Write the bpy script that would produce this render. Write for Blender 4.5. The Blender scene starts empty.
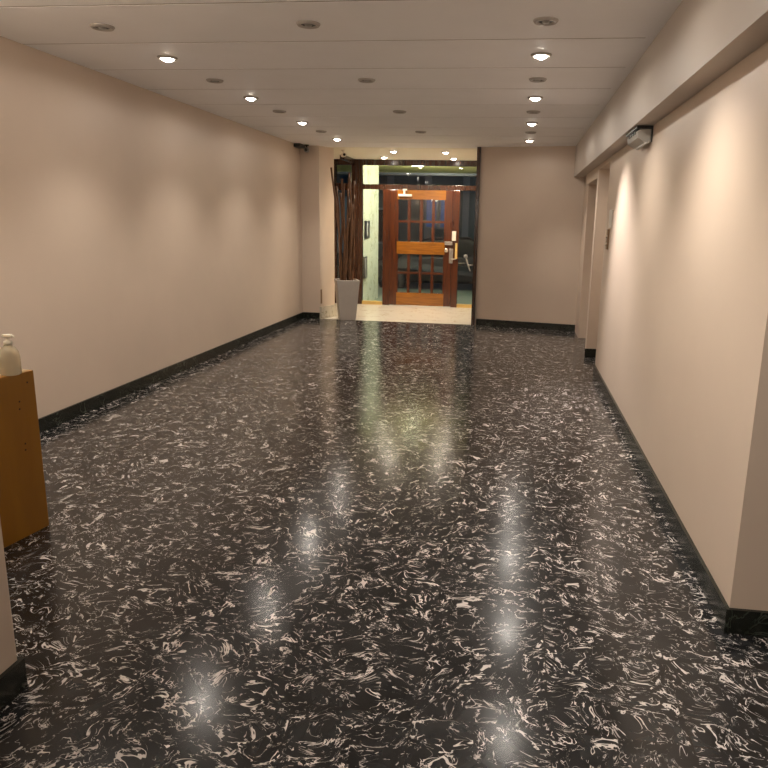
import bpy, bmesh, math, random
from mathutils import Vector, Matrix, Euler
random.seed(7)
S = bpy.context.scene
COL = S.collection
R = math.radians

# ------------------------------------------------------------------ camera
F_PX, CX, CY = 690.0, 425.914, 375.711
PITCH, YAW, ROLL = -12.4713, -7.1586, 1.2724
cam_data = bpy.data.cameras.new('camera')
cam = bpy.data.objects.new('camera', cam_data)
COL.objects.link(cam)
cam.matrix_world = Matrix.Translation((0, 0, 1.5)) @ (Matrix.Rotation(R(-YAW), 4, 'Z') @ Matrix.Rotation(R(90 + PITCH), 4, 'X') @ Matrix.Rotation(R(ROLL), 4, 'Z'))
cam_data.sensor_width = 36
cam_data.lens = 36 * F_PX / 768
cam_data.shift_x = (384 - CX) / 768
cam_data.shift_y = (CY - 384) / 768
cam_data.clip_start = 0.02
S.camera = cam

# ------------------------------------------------------------------ world, exposure
W = bpy.data.worlds.new('night'); S.world = W; W.use_nodes = True
W.node_tree.nodes['Background'].inputs[0].default_value = (0.012, 0.02, 0.035, 1)
W.node_tree.nodes['Background'].inputs[1].default_value = 1.0
S.view_settings.view_transform = 'Standard'
S.view_settings.look = 'None'
S.view_settings.gamma = 1
S.view_settings.use_curve_mapping = False
S.view_settings.exposure = 0.12
SPOT_W = 66.0          # each lit hall downlight
WARM = (1.0, 0.93, 0.84)

# ------------------------------------------------------------------ dimensions
XL, XR, XB = -3.273, 0.867, 0.741
ZC, ZB = 2.586, 2.172
YB, YR0, YL0, XL2 = 10.42, 2.50, 1.786, -1.528
YF = 12.6

# ------------------------------------------------------------------ materials
def newmat(name):
    m = bpy.data.materials.new(name); m.use_nodes = True
    return m, m.node_tree.nodes, m.node_tree.links, m.node_tree.nodes['Principled BSDF']

def plain(name, col, rough=0.5, metal=0.0, spec=0.5, coat=0.0, noise=0.0, nscale=8.0, bump=0.0):
    m, N, L, B = newmat(name)
    B.inputs['Base Color'].default_value = (*col, 1)
    B.inputs['Roughness'].default_value = rough
    B.inputs['Metallic'].default_value = metal
    B.inputs['Specular IOR Level'].default_value = spec
    B.inputs['Coat Weight'].default_value = coat
    if noise or bump:
        tc = N.new('ShaderNodeTexCoord')
        nz = N.new('ShaderNodeTexNoise'); nz.inputs['Scale'].default_value = nscale; nz.inputs['Detail'].default_value = 4
        L.new(tc.outputs['Object'], nz.inputs['Vector'])
        if noise:
            mx = N.new('ShaderNodeMix'); mx.data_type = 'RGBA'
            mx.inputs[6].default_value = (*[c * (1 - noise) for c in col], 1)
            mx.inputs[7].default_value = (*[min(1, c * (1 + noise)) for c in col], 1)
            L.new(nz.outputs['Fac'], mx.inputs[0]); L.new(mx.outputs[2], B.inputs['Base Color'])
        if bump:
            bp = N.new('ShaderNodeBump'); bp.inputs['Strength'].default_value = bump; bp.inputs['Distance'].default_value = 0.01
            L.new(nz.outputs['Fac'], bp.inputs['Height']); L.new(bp.outputs[0], B.inputs['Normal'])
    return m

def emis(name, col, strength):
    m, N, L, B = newmat(name)
    B.inputs['Base Color'].default_value = (*col, 1)
    B.inputs['Emission Color'].default_value = (*col, 1)
    B.inputs['Emission Strength'].default_value = strength
    return m

def wood(name, c1, c2, scale=(30, 30, 2.0), rough=0.25, coat=0.4):
    m, N, L, B = newmat(name)
    tc = N.new('ShaderNodeTexCoord'); mp = N.new('ShaderNodeMapping')
    mp.inputs['Scale'].default_value = scale
    L.new(tc.outputs['Object'], mp.inputs[0])
    nz = N.new('ShaderNodeTexNoise'); nz.inputs['Scale'].default_value = 1.0; nz.inputs['Detail'].default_value = 5
    nz.inputs['Distortion'].default_value = 1.2
    L.new(mp.outputs[0], nz.inputs['Vector'])
    cr = N.new('ShaderNodeValToRGB')
    cr.color_ramp.elements[0].position = 0.3; cr.color_ramp.elements[0].color = (*c1, 1)
    cr.color_ramp.elements[1].position = 0.7; cr.color_ramp.elements[1].color = (*c2, 1)
    L.new(nz.outputs['Fac'], cr.inputs[0]); L.new(cr.outputs[0], B.inputs['Base Color'])
    B.inputs['Roughness'].default_value = rough
    B.inputs['Coat Weight'].default_value = coat
    B.inputs['Coat Roughness'].default_value = 0.15
    return m

def wall_mat(name, col):
    m, N, L, B = newmat(name)
    tc = N.new('ShaderNodeTexCoord')
    n1 = N.new('ShaderNodeTexNoise'); n1.inputs['Scale'].default_value = 1.3; n1.inputs['Detail'].default_value = 5
    n2 = N.new('ShaderNodeTexNoise'); n2.inputs['Scale'].default_value = 60; n2.inputs['Detail'].default_value = 2
    L.new(tc.outputs['Object'], n1.inputs[0]); L.new(tc.outputs['Object'], n2.inputs[0])
    mx = N.new('ShaderNodeMix'); mx.data_type = 'RGBA'
    mx.inputs[6].default_value = (*[c * 0.9 for c in col], 1); mx.inputs[7].default_value = (*[c * 1.08 for c in col], 1)
    L.new(n1.outputs['Fac'], mx.inputs[0]); L.new(mx.outputs[2], B.inputs['Base Color'])
    bp = N.new('ShaderNodeBump'); bp.inputs['Strength'].default_value = 0.08; bp.inputs['Distance'].default_value = 0.004
    L.new(n2.outputs['Fac'], bp.inputs['Height']); L.new(bp.outputs[0], B.inputs['Normal'])
    B.inputs['Roughness'].default_value = 0.42
    B.inputs['Specular IOR Level'].default_value = 0.5
    return m

def marble(name, base, vein, scale=3.0, width=0.03, rough=0.2, mask=(0.45, 0.6)):
    m, N, L, B = newmat(name)
    tc = N.new('ShaderNodeTexCoord')
    nz = N.new('ShaderNodeTexNoise'); nz.inputs['Scale'].default_value = scale; nz.inputs['Detail'].default_value = 5; nz.inputs['Distortion'].default_value = 1.5
    L.new(tc.outputs['Object'], nz.inputs[0])
    a = N.new('ShaderNodeMath'); a.operation = 'SUBTRACT'; a.inputs[1].default_value = 0.5; L.new(nz.outputs['Fac'], a.inputs[0])
    b = N.new('ShaderNodeMath'); b.operation = 'ABSOLUTE'; L.new(a.outputs[0], b.inputs[0])
    mr = N.new('ShaderNodeMapRange'); mr.inputs[1].default_value = 0; mr.inputs[2].default_value = width; mr.inputs[3].default_value = 1; mr.inputs[4].default_value = 0
    L.new(b.outputs[0], mr.inputs[0])
    n2 = N.new('ShaderNodeTexNoise'); n2.inputs['Scale'].default_value = scale * 0.7; L.new(tc.outputs['Object'], n2.inputs[0])
    mk = N.new('ShaderNodeMapRange'); mk.inputs[1].default_value = mask[0]; mk.inputs[2].default_value = mask[1]; L.new(n2.outputs['Fac'], mk.inputs[0])
    mu = N.new('ShaderNodeMath'); mu.operation = 'MULTIPLY'; L.new(mr.outputs[0], mu.inputs[0]); L.new(mk.outputs[0], mu.inputs[1])
    mx = N.new('ShaderNodeMix'); mx.data_type = 'RGBA'; mx.inputs[6].default_value = (*base, 1); mx.inputs[7].default_value = (*vein, 1)
    L.new(mu.outputs[0], mx.inputs[0]); L.new(mx.outputs[2], B.inputs['Base Color'])
    B.inputs['Roughness'].default_value = rough
    return m

def floor_mat():
    m, N, L, B = newmat('black_marbled_tiles')
    T = 0.42
    def math_(op, a=None, b=None, c=None):
        n = N.new('ShaderNodeMath'); n.operation = op
        for i, v in enumerate((a, b, c)):
            if v is None: continue
            if isinstance(v, (int, float)): n.inputs[i].default_value = v
            else: L.new(v, n.inputs[i])
        return n.outputs[0]
    def maprange(v, a, b, c=0.0, d=1.0, smooth=False):
        n = N.new('ShaderNodeMapRange')
        if smooth: n.interpolation_type = 'SMOOTHSTEP'
        L.new(v, n.inputs[0])
        for i, x in enumerate((a, b, c, d)): n.inputs[i + 1].default_value = x
        return n.outputs[0]
    tc = N.new('ShaderNodeTexCoord'); sp = N.new('ShaderNodeSeparateXYZ'); L.new(tc.outputs['Object'], sp.inputs[0])
    u = math_('DIVIDE', math_('SUBTRACT', sp.outputs[0], 0.17 - T * 30), T)
    v = math_('DIVIDE', math_('SUBTRACT', sp.outputs[1], 1.855 - T * 30), T)
    fu, fv = math_('FLOOR', u), math_('FLOOR', v)
    cb = N.new('ShaderNodeCombineXYZ'); L.new(fu, cb.inputs[0]); L.new(fv, cb.inputs[1])
    wn = N.new('ShaderNodeTexWhiteNoise'); wn.noise_dimensions = '2D'; L.new(cb.outputs[0], wn.inputs['Vector'])
    # centred tile coordinate, rotated by a per-tile angle
    lu = math_('SUBTRACT', math_('FRACT', u), 0.5); lv = math_('SUBTRACT', math_('FRACT', v), 0.5)
    lc = N.new('ShaderNodeCombineXYZ'); L.new(lu, lc.inputs[0]); L.new(lv, lc.inputs[1])
    # veins run across the hall on most tiles, tilted a little differently on each
    ang = math_('MULTIPLY', math_('SUBTRACT', wn.outputs['Value'], 0.5), 2.2)
    vr = N.new('ShaderNodeVectorRotate'); vr.rotation_type = 'Z_AXIS'; L.new(lc.outputs[0], vr.inputs['Vector']); L.new(ang, vr.inputs['Angle'])
    off = N.new('ShaderNodeVectorMath'); off.operation = 'MULTIPLY_ADD'
    L.new(wn.outputs['Color'], off.inputs[0]); off.inputs[1].default_value = (37, 53, 71); L.new(vr.outputs[0], off.inputs[2])
    wp = N.new('ShaderNodeTexNoise'); wp.inputs['Scale'].default_value = 2.6; wp.inputs['Detail'].default_value = 1.0
    L.new(off.outputs[0], wp.inputs['Vector'])
    wq = N.new('ShaderNodeVectorMath'); wq.operation = 'MULTIPLY_ADD'
    L.new(wp.outputs['Color'], wq.inputs[0]); wq.inputs[1].default_value = (0.38, 0.38, 0); L.new(off.outputs[0], wq.inputs[2])
    off = wq
    def veins(sx, sy, width, dist, detail, shift):
        mp = N.new('ShaderNodeMapping'); mp.inputs['Scale'].default_value = (sx, sy, 1); mp.inputs['Location'].default_value = (shift, shift * 1.7, shift * 0.3)
        L.new(off.outputs[0], mp.inputs[0])
        nz = N.new('ShaderNodeTexNoise'); nz.inputs['Scale'].default_value = 1; nz.inputs['Detail'].default_value = detail
        nz.inputs['Roughness'].default_value = 0.55; nz.inputs['Distortion'].default_value = dist
        L.new(mp.outputs[0], nz.inputs['Vector'])
        d = math_('ABSOLUTE', math_('SUBTRACT', nz.outputs['Fac'], 0.5))
        mp2 = N.new('ShaderNodeMapping'); mp2.inputs['Scale'].default_value = (sx * 1.1, sy * 0.9, 1); mp2.inputs['Location'].default_value = (shift + 9, 4, 2)
        L.new(off.outputs[0], mp2.inputs[0])
        nm = N.new('ShaderNodeTexNoise'); nm.inputs['Scale'].default_value = 1; nm.inputs['Detail'].default_value = 2; nm.inputs['Distortion'].default_value = 0.6
        L.new(mp2.outputs[0], nm.inputs['Vector'])
        mk = maprange(nm.outputs['Fac'], 0.485, 0.66, 0.0, 1.0)
        wd = math_('MULTIPLY', mk, width)
        # vein: inside where d < wd
        q = math_('SUBTRACT', wd, d)
        return maprange(q, 0.0, width * 0.38, 0.0, 1.0, True)
    big = veins(4.0, 6.2, 0.027, 0.7, 3.6, 0.0)
    fine = veins(6.6, 10.5, 0.025, 0.6, 3.4, 13.0)
    hair = math_('MULTIPLY', veins(9.5, 16.0, 0.030, 0.7, 2.5, 31.0), 0.6)
    tot = math_('MAXIMUM', math_('MAXIMUM', big, math_('MULTIPLY', fine, 0.9)), hair)
    tone = N.new('ShaderNodeTexNoise'); tone.inputs['Scale'].default_value = 5; tone.inputs['Detail'].default_value = 3
    L.new(off.outputs[0], tone.inputs['Vector'])
    base = N.new('ShaderNodeMix'); base.data_type = 'RGBA'
    base.inputs[6].default_value = (0.0085, 0.0088, 0.0092, 1); base.inputs[7].default_value = (0.030, 0.030, 0.031, 1)
    L.new(maprange(tone.outputs['Fac'], 0.35, 0.75), base.inputs[0])
    mx = N.new('ShaderNodeMix'); mx.data_type = 'RGBA'; mx.inputs[7].default_value = (0.62, 0.56, 0.52, 1)
    L.new(base.outputs[2], mx.inputs[6]); L.new(tot, mx.inputs[0])
    # joints
    def edge(fr):
        a = math_('SUBTRACT', 0.5, math_('ABSOLUTE', fr))
        return maprange(a, 0.003, 0.009, 1.0, 0.0)
    jt = math_('MAXIMUM', edge(lu), edge(lv))
    mj = N.new('ShaderNodeMix'); mj.data_type = 'RGBA'; mj.inputs[7].default_value = (0.012, 0.010, 0.008, 1)
    L.new(mx.outputs[2], mj.inputs[6]); L.new(math_('MULTIPLY', jt, 0.8), mj.inputs[0])
    L.new(mj.outputs[2], B.inputs['Base Color'])
    rn = N.new('ShaderNodeTexNoise'); rn.inputs['Scale'].default_value = 2.5; rn.inputs['Detail'].default_value = 4; L.new(tc.outputs['Object'], rn.inputs[0])
    L.new(maprange(rn.outputs['Fac'], 0.3, 0.7, 0.14, 0.21), B.inputs['Roughness'])
    B.inputs['Specular IOR Level'].default_value = 0.5
    bp = N.new('ShaderNodeBump'); bp.inputs['Strength'].default_value = 0.15; bp.inputs['Distance'].default_value = 0.004
    bn = N.new('ShaderNodeTexNoise'); bn.inputs['Scale'].default_value = 3.0; bn.inputs['Detail'].default_value = 2; L.new(tc.outputs['Object'], bn.inputs[0])
    L.new(bn.outputs['Fac'], bp.inputs['Height']); L.new(bp.outputs[0], B.inputs['Normal'])
    return m

M = dict(
    wall=wall_mat('beige_paint', (0.65, 0.525, 0.42)),
    ceil=plain('ceiling_paint', (0.90, 0.89, 0.90), 0.6, spec=0.3, noise=0.04, nscale=3),
    beamp=plain('beam_paint', (0.52, 0.455, 0.395), 0.5, spec=0.3, noise=0.04, nscale=3),
    vceil=plain('vestibule_ceiling_paint', (0.86, 0.82, 0.70), 0.6, spec=0.3),
    joint=plain('dark_joint', (0.28, 0.23, 0.19), 0.8),
    skirt=marble('dark_green_marble', (0.012, 0.014, 0.010), (0.06, 0.07, 0.055), 9, 0.02, 0.25),
    floor=floor_mat(),
    tile=marble('cream_terrazzo', (0.74, 0.68, 0.57), (0.45, 0.33, 0.22), 7, 0.03, 0.25, (0.5, 0.6)),
    pale=marble('pale_green_marble', (0.60, 0.61, 0.46), (0.26, 0.29, 0.18), 4.5, 0.05, 0.2),
    creammarble=marble('cream_marble', (0.55, 0.50, 0.40), (0.2, 0.17, 0.12), 9, 0.04, 0.2, (0.4, 0.5)),
    wood=wood('varnished_orange_wood', (0.042, 0.008, 0.0015), (0.10, 0.023, 0.003)),
    woodh=wood('varnished_panel_wood', (0.20, 0.066, 0.003), (0.34, 0.125, 0.007), (3.0, 30, 30)),
    woodd=wood('dark_frame_wood', (0.026, 0.009, 0.004), (0.06, 0.021, 0.009)),
    sill=plain('brass_yellow_sill', (0.62, 0.42, 0.14), 0.35, noise=0.15, nscale=20),
    desk=wood('desk_veneer', (0.25, 0.105, 0.002), (0.31, 0.135, 0.003), (6, 6, 1.2), 0.4, 0.0),
    desktop=plain('desk_top_laminate', (0.55, 0.42, 0.26), 0.25),
    hole=plain('screw_hole', (0.05, 0.015, 0.005), 0.7),
    chrome=plain('satin_chrome', (0.62, 0.58, 0.52), 0.25, 1.0),
    white=plain('white_enamel', (0.78, 0.74, 0.66), 0.35),
    offwhite=plain('off_white_plastic', (0.50, 0.48, 0.44), 0.4),
    grey=plain('grey_plastic', (0.28, 0.27, 0.25), 0.45),
    black=plain('black_plastic', (0.012, 0.012, 0.012), 0.35),
    brown=plain('brown_plate', (0.22, 0.13, 0.06), 0.4),
    ring=plain('fixture_ring', (0.42, 0.39, 0.36), 0.4, 0.3),
    dlamp=plain('unlit_lamp_glass', (0.16, 0.16, 0.17), 0.2),
    glow=emis('lamp_glow', (1.0, 0.90, 0.78), 45),
    pot=plain('light_grey_planter', (0.46, 0.41, 0.36), 0.5, noise=0.06, nscale=10),
    soil=plain('dark_soil', (0.03, 0.02, 0.012), 0.9, bump=0.6, nscale=60),
    stem=wood('dried_stem', (0.075, 0.033, 0.014), (0.19, 0.085, 0.035), (40, 40, 5), 0.5, 0.0),
    pump=plain('translucent_white_plastic', (0.80, 0.76, 0.64), 0.35),
    liquid=plain('cloudy_gel_bottle', (0.72, 0.65, 0.50), 0.15),
    soffit=plain('textured_soffit', (0.80, 0.62, 0.22), 0.8, noise=0.55, nscale=26, bump=0.5),
    pave=plain('wet_pavement', (0.09, 0.12, 0.10), 0.45, noise=0.3, nscale=6),
    asphalt=plain('asphalt', (0.03, 0.033, 0.036), 0.5, noise=0.3, nscale=12),
    facade=plain('night_facade', (0.10, 0.14, 0.15), 0.8, noise=0.2, nscale=1.5),
    facade2=plain('night_facade_pale', (0.26, 0.30, 0.31), 0.8),
    darkglass=plain('dark_window_glass', (0.006, 0.009, 0.012), 0.15, spec=0.25),
    bluelit=emis('blue_lit_shutter', (0.035, 0.075, 0.19), 0.5),
    greylit=emis('dim_lit_window', (0.16, 0.22, 0.24), 0.12),
    car=plain('black_car_paint', (0.005, 0.006, 0.007), 0.4, spec=0.2),
    tyre=plain('tyre_rubber', (0.01, 0.01, 0.01), 0.8),
    outlamp=emis('outdoor_tube_glow', (1.0, 1.0, 0.84), 2800),
    globe=emis('globe_glow', (1.0, 0.92, 0.80), 30),
    globe_desk=emis('desk_globe_glow', (1.0, 0.90, 0.74), 30),
    green=emis('green_signal', (0.2, 1.0, 0.6), 3.0),
)
g, N_, L_, B_ = newmat('clear_glass')
B_.inputs['Base Color'].default_value = (0.93, 0.97, 0.95, 1)
B_.inputs['Transmission Weight'].default_value = 1.0
B_.inputs['Roughness'].default_value = 0.0
B_.inputs['IOR'].default_value = 1.45
M['glass'] = g

_b = M['liquid'].node_tree.nodes['Principled BSDF']; _b.inputs['Transmission Weight'].default_value = 0.55; _b.inputs['Roughness'].default_value = 0.25
# ------------------------------------------------------------------ helpers
def box(bm, x0, x1, y0, y1, z0, z1, mi=0):
    vs = [bm.verts.new((x, y, z)) for x in (x0, x1) for y in (y0, y1) for z in (z0, z1)]
    for f in ((0, 1, 3, 2), (4, 6, 7, 5), (0, 4, 5, 1), (2, 3, 7, 6), (0, 2, 6, 4), (1, 5, 7, 3)):
        fc = bm.faces.new([vs[i] for i in f]); fc.material_index = mi
    return vs

def prism(bm, pts, z0, z1, mi=0):
    a = [bm.verts.new((x, y, z0)) for x, y in pts]; b = [bm.verts.new((x, y, z1)) for x, y in pts]
    n = len(pts)
    for i in range(n):
        bm.faces.new((a[i], a[(i + 1) % n], b[(i + 1) % n], b[i])).material_index = mi
    bm.faces.new(a[::-1]).material_index = mi; bm.faces.new(b).material_index = mi

def lathe(bm, prof, seg=24, origin=(0, 0, 0), axis='Z', mi=0):
    """prof = [(radius, height)...]; closed at zero radii"""
    o = Vector(origin)
    def P(r, h, a):
        c, s = r * math.cos(a), r * math.sin(a)
        return o + (Vector((c, s, h)) if axis == 'Z' else Vector((h, c, s)) if axis == 'X' else Vector((c, h, s)))
    rings = []
    for r, h in prof:
        if r < 1e-6: rings.append([bm.verts.new(P(0, h, 0))])
        else: rings.append([bm.verts.new(P(r, h, 2 * math.pi * k / seg)) for k in range(seg)])
    for A, Bq in zip(rings, rings[1:]):
        for k in range(seg):
            k2 = (k + 1) % seg
            if len(A) == 1 and len(Bq) == 1: continue
            if len(A) == 1: f = bm.faces.new((A[0], Bq[k2], Bq[k]))
            elif len(Bq) == 1: f = bm.faces.new((A[k], A[k2], Bq[0]))
            else: f = bm.faces.new((A[k], A[k2], Bq[k2], Bq[k]))
            f.material_index = mi; f.smooth = True

def tube(bm, pts, rads, seg=10, mi=0):
    pts = [Vector(p) for p in pts]; rings = []
    if isinstance(rads, (int, float)): rads = [rads] * len(pts)
    up = Vector((0.13, 0.21, 0.97)).normalized()
    for i, p in enumerate(pts):
        t = (pts[min(i + 1, len(pts) - 1)] - pts[max(i - 1, 0)]).normalized()
        a = t.cross(up)
        if a.length < 0.2: a = t.cross(Vector((1, 0, 0)))
        a.normalize(); b = t.cross(a)
        rings.append([bm.verts.new(p + rads[i] * (a * math.cos(2 * math.pi * k / seg) + b * math.sin(2 * math.pi * k / seg))) for k in range(seg)])
    for A, Bq in zip(rings, rings[1:]):
        for k in range(seg):
            f = bm.faces.new((A[k], A[(k + 1) % seg], Bq[(k + 1) % seg], Bq[k])); f.smooth = True; f.material_index = mi
    bm.faces.new(rings[0][::-1]); bm.faces.new(rings[-1])

def obj(name, bm, mats, parent=None, loc=None, bevel=0.0):
    bmesh.ops.recalc_face_normals(bm, faces=bm.faces[:])
    me = bpy.data.meshes.new(name); bm.to_mesh(me); bm.free()
    for m in (mats if isinstance(mats, (list, tuple)) else [mats]): me.materials.append(M[m] if isinstance(m, str) else m)
    o = bpy.data.objects.new(name, me); COL.objects.link(o)
    if parent: o.parent = parent
    if loc: o.location = loc
    if bevel:
        b = o.modifiers.new('bevel', 'BEVEL'); b.width = bevel; b.segments = 2; b.limit_method = 'ANGLE'
    return o

def NB(): return bmesh.new()
def bx(name, x0, x1, y0, y1, z0, z1, mat, parent=None, bevel=0.0):
    bm = NB(); box(bm, x0, x1, y0, y1, z0, z1); return obj(name, bm, mat, parent, bevel=bevel)
def struct(o, label=None):
    o['kind'] = 'structure'
    if label: o['label'] = label
    return o
def thing(name, label, cat, loc=(0, 0, 0), rz=0, group=None):
    o = bpy.data.objects.new(name, None); COL.objects.link(o)
    o.empty_display_size = 0.1
    o.location = loc; o.rotation_euler = (0, 0, rz)
    o['label'] = label; o['category'] = cat
    if group: o['group'] = group
    return o
def tag(o, label, cat, group=None):
    o['label'] = label; o['category'] = cat
    if group: o['group'] = group
    return o

YN = -2.6      # end wall behind the viewer
# ------------------------------------------------------------------ floor
bm = NB(); box(bm, -3.6, 3.4, YN - .2, 10.45, -0.12, 0.0)
struct(obj('floor', bm, 'floor'), 'glossy black tiled floor with white marbled veins')
bm = NB(); box(bm, -3.8, -0.55, 10.45, YF + .12, -0.12, 0.0)
struct(obj('floor_vestibule', bm, 'tile'), 'cream stone floor of the entrance vestibule')

# ------------------------------------------------------------------ ceiling of wide boards
bm = NB()
box(bm, -3.6, 3.4, YN - .2, 10.62, ZC + 0.03, ZC + 0.15)             # backing above the joints
seams = [4.5 + 0.775 * k for k in range(-10, 8)]
ys = [YN - .2] + [s for s in seams if s > YN] + [10.62]
for a, b in zip(ys, ys[1:]):
    box(bm, -3.6, XB - 0.055, a + 0.009, b - 0.009, ZC, ZC + 0.0299)
box(bm, XB - 0.055, 3.4, YN - .2, 10.62, ZC, ZC + 0.0299)
for a in ys[1:-1]:
    box(bm, -3.6, XB - 0.055, a - 0.0088, a + 0.0088, ZC + 0.002, ZC + 0.0298, 1)
struct(obj('ceiling', bm, ['ceil', 'joint']), 'pale ceiling of wide boards with thin cross joints')
bx_ = bx('ceiling_vestibule', -3.8, -0.55, 10.625, YF + .12, ZC, ZC + 0.15, 'vceil'); struct(bx_)

# ------------------------------------------------------------------ walls
bm = NB(); box(bm, XL - 0.2, XL, 1.4, 11.2, -0.1, ZC + .1)
struct(obj('wall_left', bm, 'wall'), 'long beige left wall')
# near left pier (the viewer stands beside it)
bm = NB(); box(bm, XL - .2, XL2, YN, YL0, -0.1, ZC + .1)
struct(obj('wall_near_left', bm, 'wall'))
# back wall right of the entrance
YA, YBk = 9.45, 8.68   # alcove 2 limits
bm = NB(); prism(bm, [(-0.58, YB + .03), (1.3, 10.10), (1.3, YB + .30), (-0.58, YB + .30)], -0.1, ZC + .1); box(bm, -0.58, -0.33, YB + .25, YF + .15, -.1, ZC + .1)
struct(obj('wall_back', bm, 'wall'), 'beige back wall right of the entrance')
# end wall behind the viewer, right annex
bm = NB(); box(bm, XL2 - .2, 3.4, YN - 0.2, YN, -0.1, ZC + .1); box(bm, 3.2, 3.4, YN, YR0, -0.1, ZC + .1)
struct(obj('wall_rear', bm, 'wall'))
# right wall: main run, two lift alcoves, pillar between
Y1, Y2, Y3 = 7.22, 8.18, 8.32
bm = NB()
box(bm, XR, XR + 0.45, YR0, Y1, -0.1, ZC + .1)               # main run
box(bm, XR + .45, 3.4, YR0, YR0 + 0.25, -0.1, ZC + .1)       # face towards the viewer
box(bm, XR, XR + 0.30, Y2, Y3, -0.1, ZC + .1)                # pillar between the alcoves
box(bm, XR + .03, XR + 0.30, 9.60, YB, -0.1, ZC + .1)              # strip beside the back wall
box(bm, XR, XR + 0.30, Y1, Y2, 2.13, ZC + .1)                # lintel 1
box(bm, XR, XR + 0.30, Y3, 9.60, 2.04, ZC + .1)              # lintel 2
box(bm, XR + 0.30, XR + 0.45, Y1, YB, -0.1, ZC + .1)         # back of the alcoves
struct(obj('wall_right', bm, 'wall'), 'long beige right wall with two recesses')
bm = NB(); box(bm, XB, XR, YR0 - 3.6, YB, ZB, ZC + .005)
o = struct(obj('trim_1', bm, 'beamp'), 'boxed beam running along the top of the right wall')

# pier left of the entrance
bm = NB(); prism(bm, [(XL - .2, YB), (-2.985, YB), (-2.858, 10.80), (-3.1, 11.2), (XL - .2, 11.2)], -0.1, ZC + .1)
struct(obj('wall_pier', bm, 'wall'), 'beige pier left of the entrance')
bm = NB(); box(bm, -3.8, -3.6, 11.2, YF + .15, -.1, ZC + .1)
struct(obj('wall_vestibule', bm, 'wall'))

# ------------------------------------------------------------------ skirting
H, T = 0.10, 0.015
def skirt(name, segs, mat='skirt', h=H):
    bm = NB()
    for s in segs: box(bm, *s, 0.0, h)
    return struct(obj(name, bm, mat))
segs = []; y = YL0
bm = NB()
for k in range(8):                       # separate lengths with fine joints, one skirting
    y0, y1 = 1.8 + k * 1.2, min(1.8 + (k + 1) * 1.2 - 0.006, YB - .012)
    if y0 < YB - .02: segs.append((XL, XL + T, y0, y1))
skirt('baseboard_left', segs)
skirt('baseboard_near_left', [(XL2, XL2 + T, YN, YL0 + T), (XL + T, XL2, YL0, YL0 + T)], h=.1)
bm = NB(); prism(bm, [(-0.56, YB + .008), (XR + .03, 10.168), (XR + .03, 10.20), (-0.56, YB + .04)], 0, H); struct(obj('baseboard_back', bm, 'skirt'))
skirt('baseboard_right', [(XR - T, XR, YR0 - T, 4.0), (XR - T, XR, 4.006, 6.2), (XR - T, XR, 6.206, Y1), (XR, 3.2, YR0 - T, YR0)])
skirt('baseboard_pillar', [(XR - T, XR + .30, Y2 - T, Y2)])
skirt('baseboard_pier', [(XL + T, -2.995, YB - T, YB)])
bm = NB()
prism(bm, [(-2.995, YB - .02), (-2.965, YB - .02), (-2.833, 10.81), (-2.858, 10.81), (-2.985, YB)], 0, 0.19)
struct(obj('baseboard_pier_side', bm, 'creammarble'), 'veined cream marble skirting on the pier')

# ------------------------------------------------------------------ entrance screen (wood frame and glass)
def fb(bm, x0, x1, z0, z1, y0=YF, y1=YF + .09): box(bm, x0, x1, y0, y1, z0, z1)
bm = NB()
fb(bm, -3.6, -0.58, 2.49, ZC)                       # head
fb(bm, -2.815, -0.70, 2.075, 2.16)                  # transom rail
fb(bm, -3.6, -2.995, 2.05, 2.17)
fb(bm, -2.915, -2.815, 0, 2.49)                     # post edge
fb(bm, -0.735, -0.58, 0, 2.49)                      # right post
fb(bm, -3.6, -3.3, 0, 2.49)
screen = struct(obj('window_1', bm, 'woodd', bevel=.004), 'dark wooden glazed screen around the entrance door')
bm = NB(); fb(bm, -2.998, -2.91, 0, 2.49, YF - .03, YF + .09)
obj('post', bm, 'woodd', screen, bevel=.004)
for a, b in ((-2.43, -2.30), (-1.165, -1.045)):
    bm = NB(); fb(bm, a, b, 0, 2.075, YF - .01, YF + .1); obj('door_post', bm, 'wood', screen, bevel=.004)
bm = NB(); fb(bm, -2.815, -2.43, 0, 0.06); fb(bm, -1.045, -0.735, 0, 0.06)
obj('sill', bm, 'sill', screen)
for nm, x0, x1, z0, z1 in (('glass', -2.815, -0.735, 2.16, 2.49), ('glass', -2.815, -2.43, 0.06, 2.075),
                           ('glass', -1.045, -0.735, 0.06, 2.075), ('glass', -3.3, -2.998, 0.0, 2.05), ('glass', -3.3, -2.998, 2.17, 2.49)):
    bm = NB(); fb(bm, x0, x1, z0, z1, YF + .04, YF + .046); obj(nm, bm, 'glass', screen)
# ceiling-height beam running forward from the post
struct(bx('trim_2', -3.02, -2.94, 11.80, YF - .03, ZC - .07, ZC, 'woodd'), 'dark wooden beam along the vestibule ceiling')
# casing on the corner of the back wall
struct(bx('trim_3', -0.635, -0.58, YB - .02, YB + .25, 0, ZC, 'woodd', bevel=.003), 'dark wooden casing at the edge of the back wall')
# long pull handle on that casing
h = thing('pull_handle', 'slim pale metal pull handle on the dark casing right of the entrance door', 'door handle', (-0.66, YB - .02, 0.90))
bm = NB(); tube(bm, [(-.085, -.055, .13), (-.045, -.055, .0), (-.012, -.05, -.085)], [.011, .010, .009]); obj('grip', bm, 'white', h)
bm = NB(); lathe(bm, [(0, -.075), (.026, -.07), (.03, -.055), (.02, -.04), (0, -.038)], 16, (-.085, 0, .13), 'Y'); obj('knob', bm, 'white', h)
bm = NB(); tube(bm, [(-.045, -.055, .0), (0, -.03, .005), (.03, -.001, .005)], .008); obj('bracket', bm, 'chrome', h)

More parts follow.
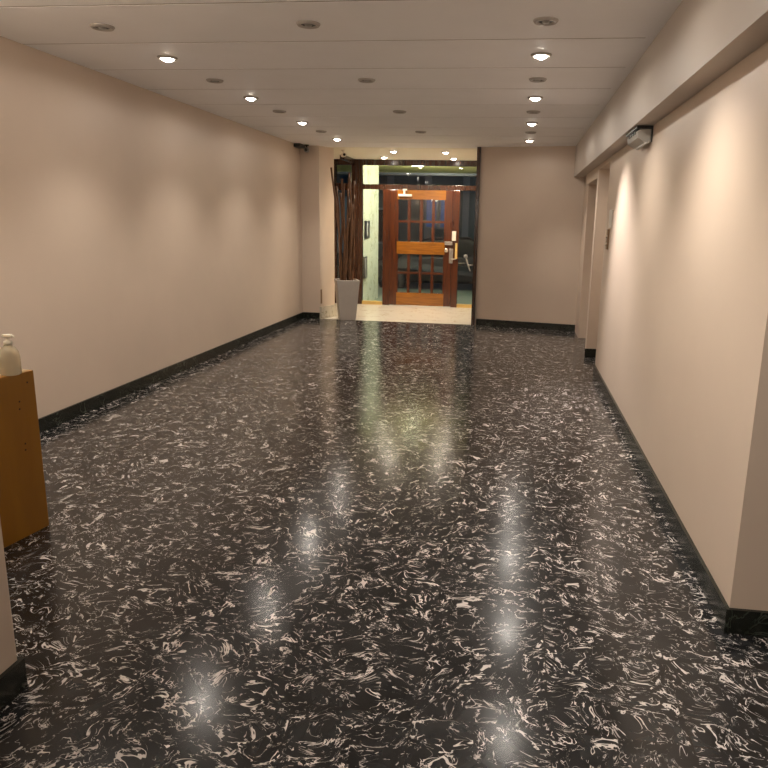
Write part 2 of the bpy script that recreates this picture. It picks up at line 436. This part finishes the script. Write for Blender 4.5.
# ------------------------------------------------------------------ entrance door
door = thing('door_1', 'varnished orange wooden entrance door with glass panes above and below a solid rail', 'door', (-1.74, YF, 0)); 
door['kind'] = 'structure'
del door['category']
DX0, DX1, DZ0, DZ1 = -2.298, -1.167, 0.012, 2.07
def dl(x): return x + 1.74
y0, y1 = -.035, .015
bm = NB()
box(bm, dl(DX0), dl(-2.165), y0, y1, DZ0, DZ1); obj('stile', bm, 'wood', door, bevel=.004)
bm = NB(); box(bm, dl(-1.29), dl(DX1), y0, y1, DZ0, DZ1); obj('stile', bm, 'wood', door, bevel=.004)
for nm, z0, z1 in (('top_rail', 1.905, DZ1), ('middle_rail', .945, 1.165), ('bottom_rail', DZ0, .245)):
    bm = NB(); box(bm, dl(-2.165), dl(-1.29), y0 + .002, y1 - .002, z0, z1)
    obj(nm, bm, 'woodh', door, bevel=.003)
for z0, z1, zm in ((1.165, 1.905, 1.52), (.245, .945, .605)):
    bm = NB()
    box(bm, dl(-2.165), dl(-1.29), y0 + .006, y1 - .006, zm - .02, zm + .02)
    w = (2.165 - 1.29) / 4
    for k in (1, 2, 3):
        xx = -2.165 + w * k
        box(bm, dl(xx - .026), dl(xx + .026), y0 + .008, y1 - .008, z0, z1)
    for xx in (-2.155, -1.30): box(bm, dl(xx - .012), dl(xx + .012), y0 + .008, y1 - .008, z0, z1)
    obj('glazing_bars', bm, 'wood', door, bevel=.003)
    for k in range(4):
        for a, b in ((z0, zm - .02), (zm + .02, z1)):
            bm = NB(); box(bm, dl(-2.165 + w * k + .026), dl(-2.165 + w * (k + 1) - .026), -.012, -.008, a, b)
            obj('pane', bm, 'glass', door)
# closer at the top left
bm = NB(); box(bm, dl(-2.14), dl(-1.90), -.09, -.033, 1.955, 1.995)
cl = obj('door_closer', bm, 'white', door, bevel=.006); cl['label'] = 'white door closer'
bm = NB(); box(bm, dl(-2.05), dl(-2.02), -.08, -.05, 1.995, 2.06); box(bm, dl(-2.06), dl(-1.99), -.08, -.033, 2.06, 2.085); obj('closer_arm', bm, 'white', cl)
bm = NB(); box(bm, dl(-1.16), dl(-1.09), -.075, -.01, 1.20, 1.37)
lk = obj('lock_case', bm, 'white', door, bevel=.004); lk['label'] = 'white rim lock case'
bm = NB(); box(bm, dl(-1.29), dl(-1.15), -.07, -.035, 1.125, 1.185); obj('latch_plate', bm, 'chrome', door, bevel=.004)
bm = NB(); box(bm, dl(-1.205), dl(-1.135), -.052, -.035, .80, 1.06); ep = obj('lock_plate', bm, 'chrome', door, bevel=.004)
bm = NB(); lathe(bm, [(0, -.115), (.03, -.11), (.042, -.09), (.034, -.07), (.014, -.06), (.014, -.034)], 20, (dl(-1.255), 0, 1.03), 'Y'); obj('knob', bm, 'chrome', door)
bm = NB(); tube(bm, [(dl(-1.17), -.052, .875), (dl(-1.17), -.085, .875), (dl(-1.07), -.09, .88)], .011); obj('lever', bm, 'chrome', ep)
bm = NB(); box(bm, dl(-1.10), dl(-1.06), -.05, -.01, .88, 1.16); obj('strike_plate', bm, 'sill', door, bevel=.003)

# ------------------------------------------------------------------ downlights
def make_downlight(lit):
    t = thing('recessed_downlight', '', 'ceiling light')
    bm = NB(); lathe(bm, [(.046, -.003), (.050, -.014), (.060, -.014), (.068, -.004), (.068, 0.0)], 28); obj('trim_ring', bm, 'ring', t)
    bm = NB(); lathe(bm, [(0, -.030), (.018, -.028), (.034, -.020), (.044, -.008), (.047, -.003)] if lit else [(0, -.008), (.036, -.008), (.047, -.003)], 24)
    if lit: obj('lamp', bm, 'glow', t)
    else:
        lp = obj('lamp', bm, 'dlamp', t)
        bm = NB(); lathe(bm, [(0, -.016), (.018, -.015), (.022, -.008)], 18); obj('bulb_cap', bm, 'grey', lp)
    return t
def dup(root):
    r = root.copy(); COL.objects.link(r)
    for ch in list(root.children):
        if ch.type != 'MESH': continue
        c = ch.copy(); COL.objects.link(c); c.parent = r
        for gch in ch.children:
            d = gch.copy(); COL.objects.link(d); d.parent = c
    return r
spot_data = bpy.data.lights.new('downlight_beam', 'SPOT')
spot_data.energy = SPOT_W; spot_data.color = WARM; spot_data.spot_size = R(108); spot_data.spot_blend = 1.0
spot_data.shadow_soft_size = 0.035
vspot = bpy.data.lights.new('vestibule_beam', 'SPOT')
vspot.energy = 62; vspot.color = (1.0, .86, .66); vspot.spot_size = R(150); vspot.spot_blend = 0.8; vspot.shadow_soft_size = 0.035
spot_near = spot_data.copy(); spot_near.energy = SPOT_W * 1.9; spot_near.spot_size = R(96)
spot_hot = spot_data.copy(); spot_hot.energy = SPOT_W * 3.6; spot_hot.spot_size = R(68); spot_hot.color = (1.0, .93, .89)
spot_right = spot_data.copy(); spot_right.energy = SPOT_W * 1.2; spot_right.spot_size = R(96)
spot_far = spot_data.copy(); spot_far.energy = SPOT_W * 0.9; spot_far.spot_size = R(72)
spill = bpy.data.lights.new('downlight_spill', 'SPOT')
spill.spot_size = R(176); spill.spot_blend = 0.25; spill.energy = 7; spill.color = WARM; spill.shadow_soft_size = 0.03
spill_end = spill.copy(); spill_end.energy = 3.5
spill_left = spill.copy(); spill_left.energy = 5
def beam(root, data):
    if data is spot_data:
        q = bpy.data.objects.new('spill', spill_end if root.location.y > 9 else spill if root.location.x > 0 else spill_left); COL.objects.link(q); q.parent = root; q.location = (0, 0, -0.05)
    s = bpy.data.objects.new('beam', data); COL.objects.link(s); s.parent = root; s.location = (0, 0, -0.07)
    if data is spot_data and root.location.x > 0:      # the right-hand lamps are turned towards the right wall
        yy = root.location.y
        s.data = spot_near if 3 < yy < 4 else spot_hot if 6 < yy < 7 else spot_far if yy > 9 else spot_right
        s.rotation_euler = (R(-15), R(-24), 0) if s.data is spot_hot else (0, R(-16), 0)
lit0 = make_downlight(True); un0 = make_downlight(False)
ordn = ['nearest', 'second nearest', 'third nearest', 'farthest']
def first(proto, used=set()):
    if proto.name in used: return dup(proto)
    used.add(proto.name); return proto
for side, X in (('left', -2.475), ('right', 0.095)):
    for j, Y in enumerate([4.885, 6.435, 7.985, 9.535]):
        o = first(lit0); o.location = (X, Y, ZC); beam(o, spot_data)
        o['label'] = 'glowing recessed downlight in the %s-hand row, %s of its four lit lamps' % (side, ordn[j]); o['group'] = 'lit downlights of the hall'
for side, X in (('left-hand', -2.475), ('middle', -1.23), ('right-hand', 0.095)):
    for j, Y in enumerate([4.11, 5.66, 7.21, 8.76]):
        o = first(un0); o.location = (X, Y, ZC)
        o['label'] = 'unlit grey recessed downlight in the %s row, %s of the four dark ones' % (side, ordn[j]); o['group'] = 'unlit downlights of the hall'
for (X, Y), lb in (((-1.98, 11.1), 'glowing vestibule downlight, front left of the four before the door'), ((-1.17, 11.17), 'glowing vestibule downlight, front right of the four before the door'),
                   ((-2.32, 12.1), 'small glowing vestibule downlight just before the screen, left of the door'), ((-1.14, 12.2), 'small glowing vestibule downlight just before the screen, above the door lock')):
    o = dup(lit0); o.location = (X, Y, ZC); beam(o, vspot); o['label'] = lb; o['group'] = 'vestibule downlights'
# further lit downlights of the same rows, above and behind the viewer (outside the frame)
for X in (-2.475, 0.095):
    for Y in (3.335, 1.785, 0.235):
        if X < XL2 and Y < YL0 + .1: continue
        o = dup(lit0); o.location = (X, Y, ZC); beam(o, spot_data)
        o['label'] = 'recessed downlight, %s' % {3.335: 'just above the edge of the view' if X > -1 else 'above the desk in the left-hand row', 1.785: 'nearly overhead the viewer', 0.235: 'just ahead of the rear wall space'}[Y]; o['group'] = 'downlights above the viewer'

# added out-of-view globes standing in for room light, behind viewer and above desk
def globe(loc, lb, gm='globe'):
    t = thing('fill_globe', lb, 'fill light', loc, 0, 'added light globes outside the view')
    bm = NB(); lathe(bm, [(0, -.15), (.06, -.137), (.11, -.10), (.145, -.04), (.15, 0), (.145, .04), (.11, .10), (.06, .137), (0, .15)], 24); obj('globe', bm, gm, t)
    bm = NB(); tube(bm, [(0, 0, .14), (0, 0, ZC - loc[2])], .008); lathe(bm, [(0, ZC - loc[2] - .03), (.05, ZC - loc[2] - .03), (.05, ZC - loc[2])], 16); obj('stem', bm, 'chrome', t)
globe((-1.0, -0.6, 1.95), 'added fill light globe behind the viewer, near the left pier')
globe((-2.72, 2.35, 2.32), 'added light globe standing in for a warm lamp above the reception desk', 'globe_desk')

# ------------------------------------------------------------------ emergency light under the beam
el = thing('emergency_light', 'grey emergency light with black top and handle, high on the right wall under the beam', 'emergency light', (XR, 5.02, 2.065))
el.scale = (.80, .95, .70)
bm = NB()
prof = [(0, .02), (-.055, .0), (-.115, .045), (-.125, .10), (-.10, .125), (0, .125)]     # (x, z)
a = [bm.verts.new((x, .03, z)) for x, z in prof]; b = [bm.verts.new((x, .50, z)) for x, z in prof]
for i in range(6): bm.faces.new((a[i], a[(i + 1) % 6], b[(i + 1) % 6], b[i]))
bm.faces.new(a); bm.faces.new(b[::-1]); bd = obj('housing', bm, 'offwhite', el, bevel=.004)
bm = NB(); box(bm, -.135, 0, .0, .52, .125, .150); box(bm, -.012, 0, 0, .03, .0, .125); obj('top_cover', bm, 'black', el, bevel=.003)
for k in range(4):
    bm = NB(); box(bm, -.132, -.117, .10 + k * .085, .135 + k * .085, .085, .112); obj('vent', bm, 'black', bd)
bm = NB(); tube(bm, [(-.01, .02, .01), (-.05, .02, -.01), (-.06, .06, -.02), (-.06, .32, -.02), (-.045, .34, -.015), (-.03, .33, .005)], .012); hd = obj('tube_handle', bm, 'offwhite', el)

# ------------------------------------------------------------------ lift call panel on the right wall
cp = thing('call_panel', 'narrow lift call panel, white above and dark below, near the recess in the right wall', 'call panel', (XR, 6.85, 1.29))
bm = NB(); box(bm, -.012, 0, -.10, .06, .20, .37); obj('white_plate', bm, 'white', cp, bevel=.003)
bm = NB(); box(bm, -.014, 0, .03, .13, .0, .19); pp = obj('dark_plate', bm, 'brown', cp, bevel=.002)
for z in (.05, .12):
    bm = NB(); lathe(bm, [(0, -.022), (.014, -.022), (.016, -.013)], 14, (0, .08, z), 'X'); obj('button', bm, 'chrome', pp)

# ------------------------------------------------------------------ lift doors at the back of both recesses
for n, (a, b, zt) in enumerate(((Y1, Y2, 2.13), (Y3, 9.60, 2.04))):
    bm = NB(); mid = (a + b) / 2
    box(bm, XR + .27, XR + .30, a + .002, mid - .003, 0, zt - .002); box(bm, XR + .27, XR + .30, mid + .003, b - .002, 0, zt - .002)
    struct(obj('door_%d' % (n + 2), bm, wall_paint if False else 'wall'), 'beige lift door in the %s recess of the right wall' % ('nearer', 'farther')[n])

# ------------------------------------------------------------------ brown plate on the pier, small cameras
op = bx('outlet_plate', -2.975, -2.935, 0, .012, 0, .22, 'brown', bevel=.002)
op.location = (0, 0, 0)
op.data.transform(Matrix.Translation((2.955, 0, 0))); op.location = (-2.974, YB + .02, .24); op.rotation_euler = (0, 0, math.atan2(.38, .127))
tag(op, 'narrow brown upright plate low on the pier by the planter', 'wall plate')
def security_camera(loc, rz, label, bodymat):
    t = thing('security_camera', label, 'security camera', loc, rz, None)
    bm = NB(); lathe(bm, [(0, 0), (.035, 0), (.035, -.012), (0.012, -.016), (.012, -.05), (0, -.05)], 16); obj('mount', bm, 'black' if bodymat == 'grey' else 'white', t)
    bm = NB(); lathe(bm, [(0, .05), (.03, .05), (.035, .03), (.035, -.06), (.030, -.068), (.026, -.060), (0, -.060)], 18, (0, 0, -.075), 'Y'); bd = obj('body', bm, bodymat, t)
    bm = NB(); lathe(bm, [(0, -.070), (.016, -.066), (.022, -.058)], 14, (0, 0, -.075), 'Y'); obj('lens', bm, 'black', bd)
    return t
security_camera((-3.14, YB - .10, ZC), R(8), 'small grey bullet camera under the ceiling in the far left corner', 'grey')
bx_ = bx('cable_box', XL, XL + .10, YB - .30, YB - .06, ZC - .05, ZC, 'black', bevel=.004)
tag(bx_, 'small black box at the ceiling beside the camera in the far left corner', 'junction box')
security_camera((-2.76, 11.0, ZC), R(30), 'small white camera on the vestibule ceiling beside the pier', 'white')

# ------------------------------------------------------------------ planter with dried stems
pl = thing('potted_stems', 'tall tapered light grey planter with long dried brown stems by the entrance', 'planter', (-2.585, 10.50, 0), R(22))
def frustum(bm, r0, r1, z0, z1):
    a = [bm.verts.new((sx * r0, sy * r0, z0)) for sx, sy in ((-1, -1), (1, -1), (1, 1), (-1, 1))]
    b = [bm.verts.new((sx * r1, sy * r1, z1)) for sx, sy in ((-1, -1), (1, -1), (1, 1), (-1, 1))]
    for i in range(4): bm.faces.new((a[i], a[(i + 1) % 4], b[(i + 1) % 4], b[i]))
    return a, b
bm = NB()
a, b = frustum(bm, .122, .176, 0, .62)
c = [bm.verts.new((sx * .152, sy * .152, .62)) for sx, sy in ((-1, -1), (1, -1), (1, 1), (-1, 1))]
d = [bm.verts.new((sx * .149, sy * .149, .55)) for sx, sy in ((-1, -1), (1, -1), (1, 1), (-1, 1))]
for i in range(4):
    j = (i + 1) % 4
    bm.faces.new((b[i], b[j], c[j], c[i])); bm.faces.new((c[i], c[j], d[j], d[i]))
bm.faces.new(a[::-1]); bm.faces.new(d)
obj('pot', bm, 'pot', pl, bevel=.006)
bm = NB(); box(bm, -.146, .146, -.146, .146, .545, .56); obj('soil', bm, 'soil', pl)
rot = Matrix.Rotation(-R(22), 3, 'Z')
# (base x, top x offset, depth, height, radius) in hall axes
stems = [(-.05, -.215, -.02, 2.28, .016), (-.075, -.17, .05, 2.02, .013), (-.03, -.10, .06, 1.92, .014), (-.02, -.015, -.06, 2.05, .015),
         (.0, .02, .05, 2.22, .014), (.03, .015, -.03, 1.98, .016), (.05, .045, .04, 2.15, .013), (.075, .08, -.05, 2.06, .015),
         (.06, .11, .07, 1.90, .012), (-.06, -.13, -.07, 1.62, .012), (.09, .10, .02, 1.75, .013), (-.01, .06, -.08, 1.55, .013), (-.08, -.08, .0, 1.85, .015), (.02, .09, .09, 2.1, .014), (-.04, -.06, .02, 2.12, .016), (.04, .0, .08, 1.7, .015), (.07, .05, -.02, 1.82, .016)]
for bxx, tx, dy, hh, rr in stems:
    pts, rad = [], []
    for k in range(13):
        t = k / 12
        x = bxx + (tx - bxx) * t + .012 * math.sin(t * 7 + bxx * 50); yy = dy + .012 * math.cos(t * 6 + tx * 40)
        v = rot @ Vector((x, yy, .55 + (hh - .55) * t)); pts.append(v); rad.append(1.3 * rr * (1 - .35 * t) * (1.18 if k % 3 == 0 else 1))
    bm = NB(); tube(bm, pts, rad, 8); obj('stem', bm, 'stem', pl)

# ------------------------------------------------------------------ desk at the left edge and its pump bottle
dk = thing('reception_desk', 'brown wooden desk end panel at the left edge of the hall', 'desk', (-2.226, 2.91, 0), -R(8.8))
HT = .785
bm = NB(); box(bm, -.025, 0, -.62, 0, 0, HT); sp_ = obj('side_panel', bm, 'desk', dk, bevel=.002)
bm = NB()
for yy, zz in ((-.095, .655), (-.098, .62), (-.088, .45), (-.090, .42), (-.042, .735)):
    lathe(bm, [(0, .0012), (.0045, .001), (.0045, -.001)], 10, (0, yy, zz), 'X')
obj('screw_hole', bm, 'hole', sp_)['kind'] = 'stuff'
bm = NB(); box(bm, -.90, -.026, -.62, 0, HT - .028, HT); obj('desk_top', bm, 'desktop', dk, bevel=.002)
bm = NB(); box(bm, -.875, -.026, -.035, -.012, .05, HT - .029); obj('front_panel', bm, 'desk', dk)
bm = NB(); box(bm, -.90, -.876, -.62, 0, 0, HT - .029); obj('side_panel', bm, 'desk', dk)

bt = thing('pump_bottle', 'cloudy white hand sanitiser pump bottle standing on the brown desk', 'bottle', (-2.262, 2.81, HT), R(20))
bm = NB(); lathe(bm, [(0, 0), (.040, 0), (.044, .006), (.044, .075), (.040, .102), (.029, .124), (.016, .134), (.015, .140), (0, .140)], 28); obj('bottle', bm, 'liquid', bt)
bm = NB(); lathe(bm, [(0, .138), (.018, .138), (.018, .152), (.010, .156), (0.006, .157), (.006, .172), (0, .172)], 20); cp_ = obj('collar', bm, 'pump', bt)
bm = NB(); box(bm, -.018, .018, -.011, .011, .170, .184); tube(bm, [(.0, 0, .177), (.024, -.004, .177), (.030, -.006, .170)], [.006, .005, .004], 8); obj('pump_head', bm, 'pump', bt, bevel=.002)

# ------------------------------------------------------------------ outside, seen through the entrance screen
struct(bx('ground_pavement', -8, 4, YF + .12, 16.4, -.22, -.04, 'pave'), 'wet pavement outside the door')
struct(bx('ground_street', -30, 30, 16.4, 40, -.6, -.24, 'asphalt'))
struct(bx('ceiling_porch', -8, 4, YF + .12, 16.3, ZC + .02, ZC + .25, 'soffit'), 'rough porch ceiling outside')
struct(bx('wall_porch', -8, 4, 16.0, 16.3, ZC - .04, 3.6, 'asphalt'))
# marble wall left of the door, outside
struct(bx('wall_marble', -3.05, -2.82, YF + .12, 14.15, -.22, ZC + .02, 'pale'), 'pale green marble wall outside, left of the door')
for (a, b, z0, z1, lb) in ((12.80, 13.22, 1.20, 1.52, 'upper dark entry phone panel on the pale marble wall outside'), (12.74, 13.0, .46, .86, 'lower dark plate on the pale marble wall outside')):
    ph = thing('entry_phone', lb, 'entry phone', (-2.82, a, z0))
    bm = NB(); box(bm, 0, .02, 0, b - a, 0, z1 - z0); obj('case', bm, 'black', ph, bevel=.003)
    bm = NB(); box(bm, .02, .024, .12 if z0 > 1 else .05, (b - a) * .55, .03, z1 - z0 - .03); obj('button_panel', bm, 'grey', ph)
ol = thing('tube_lamp', 'bright greenish tube lamp on the porch ceiling behind the transom', 'lamp', (-1.90, 13.22, ZC + .02))
bm = NB(); box(bm, -.14, .14, -.015, .015, -.03, 0); obj('base', bm, 'white', ol)
bm = NB(); lathe(bm, [(0, -.11), (.024, -.11), (.026, -.10), (.026, .10), (.024, .11), (0, .11)], 14, (0, 0, -.055), 'X'); obj('tube', bm, 'outlamp', ol)
sld = bpy.data.lights.new('street_glow', 'POINT'); sld.energy = 260; sld.color = (.72, .92, 1.0); sld.shadow_soft_size = .3  # added cool point light that brightens the dark street, no fixture
slo = bpy.data.objects.new('street_glow', sld); COL.objects.link(slo); slo.location = (4.5, 21.5, 5.5)

# parked car beyond the pavement
def make_car(x, y, z, rz):
    c = thing('parked_car', 'black parked car in the dark street behind the entrance glass', 'car', (x, y, z), rz)
    prof = [(-2.05, .32), (-2.1, .55), (-2.0, .80), (-1.15, .92), (-.55, 1.36), (.55, 1.42), (1.25, 1.02), (1.95, .92), (2.1, .60), (2.05, .32)]
    bm = NB(); wid = [.80] * 10
    tops = {4: .62, 5: .62, 3: .78, 6: .76}
    A = [bm.verts.new((px, -(tops.get(i, .84)), pz)) for i, (px, pz) in enumerate(prof)]
    Bv = [bm.verts.new((px, (tops.get(i, .84)), pz)) for i, (px, pz) in enumerate(prof)]
    n = len(prof)
    for i in range(n): bm.faces.new((A[i], A[(i + 1) % n], Bv[(i + 1) % n], Bv[i]))
    bm.faces.new(A); bm.faces.new(Bv[::-1])
    obj('body', bm, 'car', c, bevel=.05)
    for sy in (-1, 1):
        bm = NB()
        q = [(-1.0, .80 * sy, .95), (-.5, .655 * sy, 1.30), (.5, .655 * sy, 1.34), (1.05, .79 * sy, .98)]
        vs = [bm.verts.new(p) for p in q] + [bm.verts.new((p[0], p[1] + .012 * sy, p[2])) for p in q]
        bm.faces.new(vs[:4]); bm.faces.new(vs[4:][::-1])
        for i in range(4): bm.faces.new((vs[i], vs[(i + 1) % 4], vs[4 + (i + 1) % 4], vs[4 + i]))
        obj('side_window', bm, 'darkglass', c)
        for wx in (-1.3, 1.3):
            bm = NB(); lathe(bm, [(.16, -.1), (.30, -.1), (.32, -.06), (.32, .06), (.30, .1), (.16, .1), (.16, -.1)], 26, (wx, .78 * sy, .32), 'Y'); wh = obj('wheel', bm, 'tyre', c)
            bm = NB(); lathe(bm, [(0, -.03), (.05, -.05), (.17, -.02), (.19, -.0), (0, .0)], 20, (wx, (.78 + .09) * sy, .32), 'Y'); obj('hubcap', bm, 'chrome', wh)
    bm = NB(); box(bm, .25, .47, -.87, -.85, .80, .83); obj('door_handle', bm, 'chrome', c)
    return c
make_car(-1.75, 17.6, -.24, R(4))

# building across the street
bd = thing('apartment_building', 'dark teal building across the street seen through the door glass', 'building', (-2, 27, -.24))
bm = NB(); box(bm, -14, 14, 0, .6, 0, 9); obj('wall', bm, 'facade', bd)
bm = NB()
for k in range(-9, 10): box(bm, k * 1.45 - .12, k * 1.45 + .12, -.15, 0.01, 0, 9)
obj('pilaster', bm, 'facade2', bd)['kind'] = 'stuff'
for k, (x, w_, z, h_, mt) in enumerate(((-1.3, .36, 1.6, 1.15, 'bluelit'), (-.68, .5, 1.6, 1.1, 'bluelit'), (-3.3, .5, 1.0, 1.2, 'darkglass'), (-4.8, .8, .6, 2.0, 'greylit'), (1.8, .7, 1.0, 1.6, 'greylit'), (4.2, .8, 1, 1.4, 'darkglass'))):
    bm = NB(); box(bm, x - w_ / 2 - .08, x + w_ / 2 + .08, -.20, -.02, z - .08, z + h_ + .08); wf = obj('window_frame', bm, 'facade2', bd)
    bm = NB(); box(bm, x - w_ / 2, x + w_ / 2, -.22, -.19, z, z + h_); obj('window_pane', bm, mt, wf)
